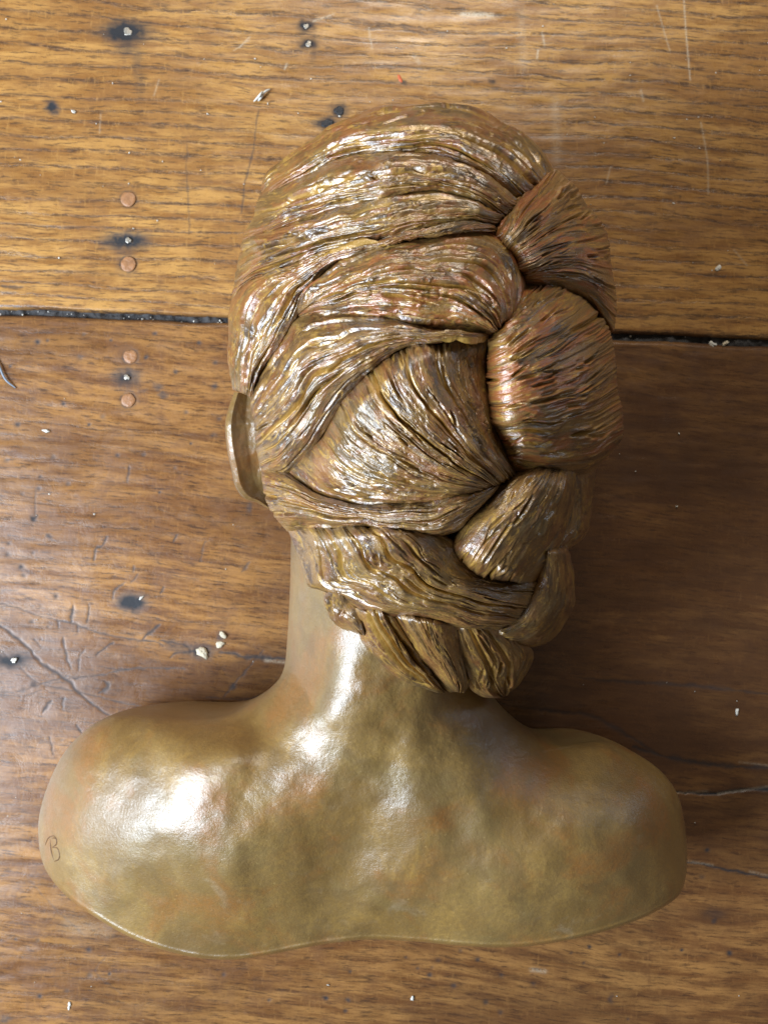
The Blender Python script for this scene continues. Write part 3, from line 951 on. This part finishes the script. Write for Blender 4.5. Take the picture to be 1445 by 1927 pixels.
# nape first, then the lower bands, the big braid, the crown
lock([(850, 1172), (860, 1230), (872, 1268), (888, 1297), (912, 1312), (942, 1315)], [(935, 1178), (975, 1198), (1003, 1222), (1001, 1250), (980, 1283), (955, 1308)],
     bulge=0.016, off=-0.004, seed=61, warm=0.25, t1=0.2, gouges=16, sub=[(0.35, 5, 0.003), (0.62, 4, 0.0025)])
lock([(730, 1148), (765, 1200), (795, 1245), (825, 1283), (848, 1300)], [(872, 1174), (868, 1220), (880, 1258), (884, 1283), (874, 1302)],
     bulge=0.019, off=-0.003, seed=62, warm=0.15, t1=0.2, gouges=9, amp=0.8)
lock([(655, 1140), (688, 1208), (720, 1250), (762, 1281), (828, 1306)], [(745, 1148), (778, 1200), (802, 1240), (822, 1272), (840, 1304)],
     bulge=0.016, off=-0.004, seed=63, warm=0.15, t1=0.12, gouges=10, sub=[(0.3, 4, 0.004), (0.5, 3.5, 0.004), (0.72, 4, 0.004)])
lock([(610, 1100), (617, 1140), (638, 1171), (668, 1186)], [(655, 1110), (670, 1140), (684, 1165), (692, 1190)], bulge=0.008, off=-0.003, seed=64, warm=0.1, gouges=6)
# loop at lower right
lock([(1016, 1035), (1006, 1083), (994, 1112), (972, 1140), (948, 1164), (920, 1184)], [(1064, 1035), (1078, 1083), (1078, 1142), (1063, 1177), (1036, 1206), (998, 1217), (955, 1206)],
     bulge=0.021, off=-0.007, seed=52, warm=0.1, amp=0.62, gouges=8, t0=0.05)
lock([(1040, 885), (1048, 960), (1028, 1035)], [(1116, 880), (1112, 950), (1104, 1002), (1062, 1038)], bulge=0.014, off=-0.022, seed=53, warm=0.1, amp=0.7, gouges=8)
# wide band over the nape
lock([(800, 1000), (845, 1020), (880, 1066), (940, 1092), (1004, 1096)], [(548, 996), (568, 1050), (584, 1102), (616, 1112), (648, 1121), (690, 1146), (730, 1157), (785, 1161), (850, 1179), (925, 1186)],
     c0=[(800, 1000), (729, 994), (674, 992), (618, 994), (548, 996)], c1=[(1004, 1096), (992, 1130), (966, 1162), (925, 1186)],
     bulge=0.020, off=0.002, seed=44, warm=0.12, t0=0.09, t1=0.14, gouges=26, sub=[(0.42, 4, 0.0035), (0.58, 3.5, 0.0035), (0.75, 3.5, 0.003)])
# plump lobe beside it
lock([(998, 884), (963, 904), (905, 955), (875, 990), (848, 1026)], [(1078, 888), (1076, 938), (1064, 978), (1041, 1038), (1006, 1093)],
     c1=[(848, 1026), (876, 1062), (902, 1082), (946, 1092), (1006, 1093)], bulge=0.024, off=0.000, seed=45, warm=0.12, t0=0.16, t1=0.12, gouges=16, amp=0.9)
# band under the big lobe
lock([(496, 872), (540, 886), (600, 930), (680, 946), (760, 946), (840, 934), (900, 922), (935, 908)],
     [(544, 998), (577, 1001), (618, 998), (674, 996), (729, 998), (784, 1006), (840, 1004), (872, 985), (902, 950), (935, 915)],
     c0=[(496, 872), (499, 920), (516, 965), (544, 998)], bulge=0.016, off=0.002, seed=33, warm=0.22, t0=0.02, t1=0.18, gouges=22, amp=1.05)
# big central lobe
lock([(915, 640), (910, 690), (916, 740), (926, 790), (941, 842), (964, 892)], [(540, 886), (600, 936), (680, 952), (760, 950), (840, 938), (885, 930)],
     c0=[(915, 640), (870, 640), (800, 648), (760, 660), (718, 686), (677, 722), (640, 776), (605, 832), (575, 862), (540, 886)],
     c1=[(964, 892), (930, 912), (885, 930)], bulge=0.024, off=0.000, seed=34, warm=0.30, t0=0.12, t1=0.16, gouges=40, amp=1.05,
     sub=[(0.48, 4, 0.004), (0.33, 3.5, 0.0025), (0.2, 3, 0.002), (0.66, 3, 0.002)])
# right braid lobes
lock([(948, 600), (960, 575), (985, 536)], [(964, 878), (1000, 889), (1060, 891), (1110, 882), (1150, 855)],
     c0=[(948, 600), (922, 643), (919, 710), (929, 785), (944, 822), (964, 878)], c1=[(985, 536), (1040, 545), (1090, 562), (1130, 597), (1152, 640), (1160, 720), (1172, 790), (1170, 825), (1150, 855)],
     bulge=0.036, off=-0.003, seed=25, warm=1.15, t0=0.42, t1=0.30, gouges=40, amp=1.15, relw=0.85, edge_pow=0.72)
lock([(928, 446), (944, 412), (975, 376)], [(988, 536), (1020, 541), (1064, 546), (1102, 562), (1132, 592), (1157, 626)],
     c0=[(928, 446), (950, 470), (970, 500), (988, 536)], c1=[(975, 376), (1010, 345), (1042, 321), (1075, 345), (1101, 380), (1122, 406), (1141, 440), (1147, 485), (1157, 530), (1162, 575), (1157, 626)],
     bulge=0.032, off=-0.004, seed=26, warm=1.15, t0=0.30, t1=0.26, gouges=30, amp=1.15, relw=0.85, edge_pow=0.75)
# left lobes
lock([(476, 732), (494, 700), (530, 640), (565, 597), (620, 590), (680, 592), (740, 600), (800, 616), (860, 628), (918, 630)],
     [(512, 896), (549, 883), (577, 855), (600, 828), (632, 778), (668, 733), (718, 681), (760, 657), (800, 645), (860, 639), (918, 636)],
     c0=[(476, 732), (481, 780), (484, 830), (492, 870), (512, 896)], bulge=0.019, off=0.001, seed=17, warm=0.30, t0=0.03, t1=0.10, gouges=26, amp=1.05, sub=[(0.58, 5, 0.0042), (0.3, 4, 0.002)])
lock([(560, 588), (577, 548), (607, 515), (649, 484), (693, 464), (800, 440), (880, 430), (936, 444), (970, 480), (980, 530), (970, 578), (942, 612)],
     [(568, 596), (620, 595), (680, 597), (730, 601), (780, 613), (830, 620), (880, 626), (910, 630), (932, 624)],
     bulge=0.025, off=0.001, seed=18, warm=0.85, t0=0.10, t1=0.16, gouges=28, amp=1.05, sub=[(0.55, 4, 0.003)])
# crown, combed from the left temple over to the parting of the braid
lock([(437, 732), (430, 660), (430, 600), (445, 545), (480, 520), (519, 506), (555, 493), (599, 475), (649, 464), (704, 453), (800, 432), (880, 418), (925, 422)],
     [(480, 748), (492, 712), (507, 682), (532, 642), (562, 584), (580, 552), (610, 519), (652, 489), (696, 470), (800, 446), (880, 434), (928, 438)],
     bulge=0.014, off=0.005, seed=9, warm=0.45, t0=0.05, t1=0.1, gouges=26, amp=1.1, name='crown_lock')
lock([(461, 440), (511, 436), (566, 416), (621, 398), (663, 384), (746, 366), (820, 356), (880, 370), (918, 395), (945, 405)],
     [(436, 566), (470, 530), (519, 514), (555, 500), (599, 482), (649, 472), (704, 462), (800, 440), (880, 424), (934, 428)],
     bulge=0.016, off=0.004, seed=10, warm=0.42, t0=0.05, t1=0.12, gouges=30, amp=1.15, name='crown_lock', sub=[(0.5, 4, 0.002)])
lock([(492, 350), (538, 345), (580, 322), (640, 297), (720, 285), (800, 284), (870, 304), (930, 338), (968, 368), (992, 372)],
     [(455, 470), (511, 446), (566, 424), (621, 406), (663, 393), (746, 375), (820, 364), (880, 378), (918, 402), (944, 424)],
     bulge=0.016, off=0.003, seed=11, warm=0.40, t0=0.05, t1=0.12, gouges=34, amp=1.15, name='crown_lock', sub=[(0.45, 4, 0.0022)])
lock([(497, 336), (512, 316), (560, 279), (620, 239), (690, 206), (760, 195), (850, 197), (902, 206), (950, 230), (1000, 265), (1034, 308), (1042, 330)],
     [(488, 394), (538, 354), (580, 330), (640, 306), (720, 294), (800, 294), (870, 314), (930, 348), (962, 374), (985, 384)],
     bulge=0.018, off=0.001, seed=12, warm=0.55, t0=0.05, t1=0.10, gouges=34, amp=1.0, name='crown_lock', sub=[(0.5, 4, 0.002)])

# --- the one ear that shows
rim_c = spline([(441, 738), (431, 765), (424, 798), (427, 842), (437, 890), (444, 918), (460, 938), (484, 946), (504, 957), (513, 958)], 90)
in_c = spline([(482, 742), (488, 780), (492, 820), (496, 860), (500, 890), (505, 915), (510, 935), (520, 950)], 90)
f = np.linspace(0, 1, 46)
zr = np.interp(np.linspace(0, 1, 90), [0, 0.25, 0.5, 0.8, 1], [0.118, 0.122, 0.116, 0.104, 0.098])
zp = np.interp(f, [0, 0.04, 0.11, 0.18, 0.3, 0.6, 0.88, 1.0], [-0.010, -0.0016, -0.0007, 0.0, -0.002, -0.0045, -0.004, -0.001])
eu = rim_c[:, None, 0] * (1 - f[None]) + in_c[:, None, 0] * f[None]
ev = rim_c[:, None, 1] * (1 - f[None]) + in_c[:, None, 1] * f[None]
ez = zr[:, None] + zp[None] + 0.0006 * fbm(eu / 22, ev / 30, 120, 3)
top = P(eu, ev, ez)
under = top[:, ::-1].copy()
under[..., 2] -= 0.008
under[..., 0] += 0.004
sec = np.concatenate([top, under[:, 1:-1]], 1)
part('ear', sec.reshape(-1, 3), grid_faces(90, sec.shape[1], wrap=True), M_skin)

# ------------------------------------------------------------------ crumbs on the table
def flake(name, u, v, rx, ry, rot, h, mat, seed, label, cat, zb=0.0, group=None):
    n = 14
    a = np.linspace(0, 2 * np.pi, n, endpoint=False)
    rows = []
    for kk, zf in ((1.0, 0.05), (0.95, 0.55), (0.6, 0.95), (0.2, 1.0)):
        w = 1 + 0.45 * vn(np.cos(a) * 1.6 + seed, np.sin(a) * 1.6, seed)
        x_, y_ = kk * rx * w * np.cos(a), kk * ry * w * np.sin(a)
        rows.append(P(u + x_ * math.cos(rot) - y_ * math.sin(rot), v + x_ * math.sin(rot) + y_ * math.cos(rot), zb + h * zf * (1 + 0.3 * vn(np.cos(a) * 2, np.sin(a) * 2, seed + 9))))
    V = np.vstack(rows)
    o0 = P(np.array([u]), np.array([v]), np.array([0.0]))[0]
    o = mesh_obj(name, V - o0, grid_faces(4, n, wrap=True)[:, ::-1], mat)
    b = bmesh.new()
    b.from_mesh(o.data)
    b.verts.ensure_lookup_table()
    b.faces.new([b.verts[3 * n + q] for q in range(n)])
    b.faces.new([b.verts[q] for q in range(n)])
    bmesh.ops.recalc_face_normals(b, faces=b.faces)
    b.to_mesh(o.data)
    b.free()
    o.location = o0
    o['label'] = label
    o['category'] = cat
    if group:
        o['group'] = group
    return o


flake('crumb', 139, 210, 6, 3, 0.5, 0.0012, M_white, 1, 'white crumb beside the dark hole near the left edge of the upper plank', 'crumb')
flake('crumb', 1350, 505, 8, 4, -0.7, 0.0012, M_white, 2, 'white chip lying alone on the upper plank, right of the braided hair', 'chip')
flake('crumb', 88, 811, 7, 3.5, 0.15, 0.0012, M_white, 3, 'cream grain on the lower plank, left of and below the two wooden plugs', 'crumb')
flake('putty_lump', 382, 1228, 13, 9, 0.4, 0.002, M_cream, 4, 'cream putty lump in the split left of the neck, biggest of the three', 'putty')
flake('putty_lump', 420, 1195, 9, 6, 0.5, 0.002, M_cream, 5, 'cream putty lump left of the neck, topmost of the three', 'putty')
flake('putty_lump', 416, 1212, 8, 6, -0.3, 0.0018, M_cream, 6, 'cream putty lump left of the neck, between the other two', 'putty')
flake('crumb', 1364, 646, 8, 3.5, -0.6, 0.0025, M_cream, 7, 'cream chip in the plank gap near the right edge, rightmost one', 'chip', zb=-0.003)
flake('crumb', 1340, 648, 7, 5, 0.6, 0.0025, M_white, 8, 'bluish white chip in the plank gap near the right edge, left of a cream chip', 'chip', zb=-0.003)
flake('crumb', 266, 1125, 5.5, 2.5, -0.7, 0.0015, M_white, 9, 'white sliver on the rim of the black filled hole left of the neck', 'chip')
flake('crumb', 1386, 1340, 3, 7, 0.1, 0.001, M_white, 10, 'thin white sliver in the dark shadow above the right shoulder', 'chip')
flake('crumb', 131, 1892, 3, 8, 0.0, 0.001, M_white, 11, 'upright white sliver below the left shoulder near the bottom edge', 'chip')
flake('crumb', 776, 1878, 3, 5, 0.2, 0.001, M_white, 12, 'white speck below the middle of the cut bust edge', 'chip')
flake('paint_drip', 752, 147, 4, 9, -0.45, 0.0006, M_orange, 13, 'tiny orange paint drip on the plank above the head', 'paint drip')

shaving = tube('wood_shaving', [[P(np.array([a_]), np.array([b_]), np.array([c_]))[0] for a_, b_, c_ in L] for L in
                                ([(478, 191, .0008), (485, 184, .002), (490, 178, .004), (494, 172, .003)], [(486, 190, .0008), (491, 184, .002), (497, 176, .001)],
                                 [(490, 180, .003), (500, 172, .002), (508, 168, .001)])], 0.0008, M_white, None)
shaving['label'] = 'frayed pale shaving on the upper plank, left of the head top'
shaving['category'] = 'shaving'
fib = tube('lint_fibre', [[P(np.array([a_]), np.array([b_]), np.array([c_]))[0] for a_, b_, c_ in
                           [(-6, 670, .001), (2, 695, .002), (12, 715, .002), (30, 730, .001)]]], 0.0007, M_fibre, None)
fib['label'] = 'curved blue-grey fibre at the left edge of the lower plank'
fib['category'] = 'fibre'

# countless pale specks of dust, in the gap and on the boards
vs, fs, cnt = [], [], 0
dg = np.random.default_rng(3)
spots = [(dg.uniform(0, 1445), None) for _ in range(60)] + [(dg.uniform(0, 430), None) for _ in range(40)] \
    + [(dg.uniform(0, 1445), dg.uniform(0, 560)) for _ in range(90)] + [(dg.uniform(0, 1445), dg.uniform(660, 1927)) for _ in range(50)]
for u, v in spots:
    gap = v is None
    z0 = -0.0034 if gap else 0.0003
    if gap:
        v = float(gap_top(np.array([u]))[0]) + dg.uniform(3, 12)
        if dg.uniform() < 0.62:
            continue
    r = dg.uniform(0.7, 1.9) * (1.2 if gap else 1.0)
    a = np.linspace(0, 2 * np.pi, 6, endpoint=False) + dg.uniform(0, 6)
    rr = r * dg.uniform(0.5, 1.4, 6)
    V = np.vstack([P(u + rr * np.cos(a) * dg.uniform(0.7, 1.6), v + rr * np.sin(a), np.full(6, z0)), P(np.array([u]), np.array([v]), np.array([z0 + 0.0006 + (0.001 if gap else 0)]))])
    vs.append(V)
    i = np.arange(6)
    fs.append(np.stack([cnt + (i + 1) % 6, cnt + i, np.full(6, cnt + 6)], 1))
    cnt += 7
dust = mesh_obj('dust_specks', np.vstack(vs), np.vstack(fs), M_white, None, False)
dust['kind'] = 'stuff'
dust['label'] = 'tiny pale specks of dust scattered over the planks and in their gap'
dust['category'] = 'dust'
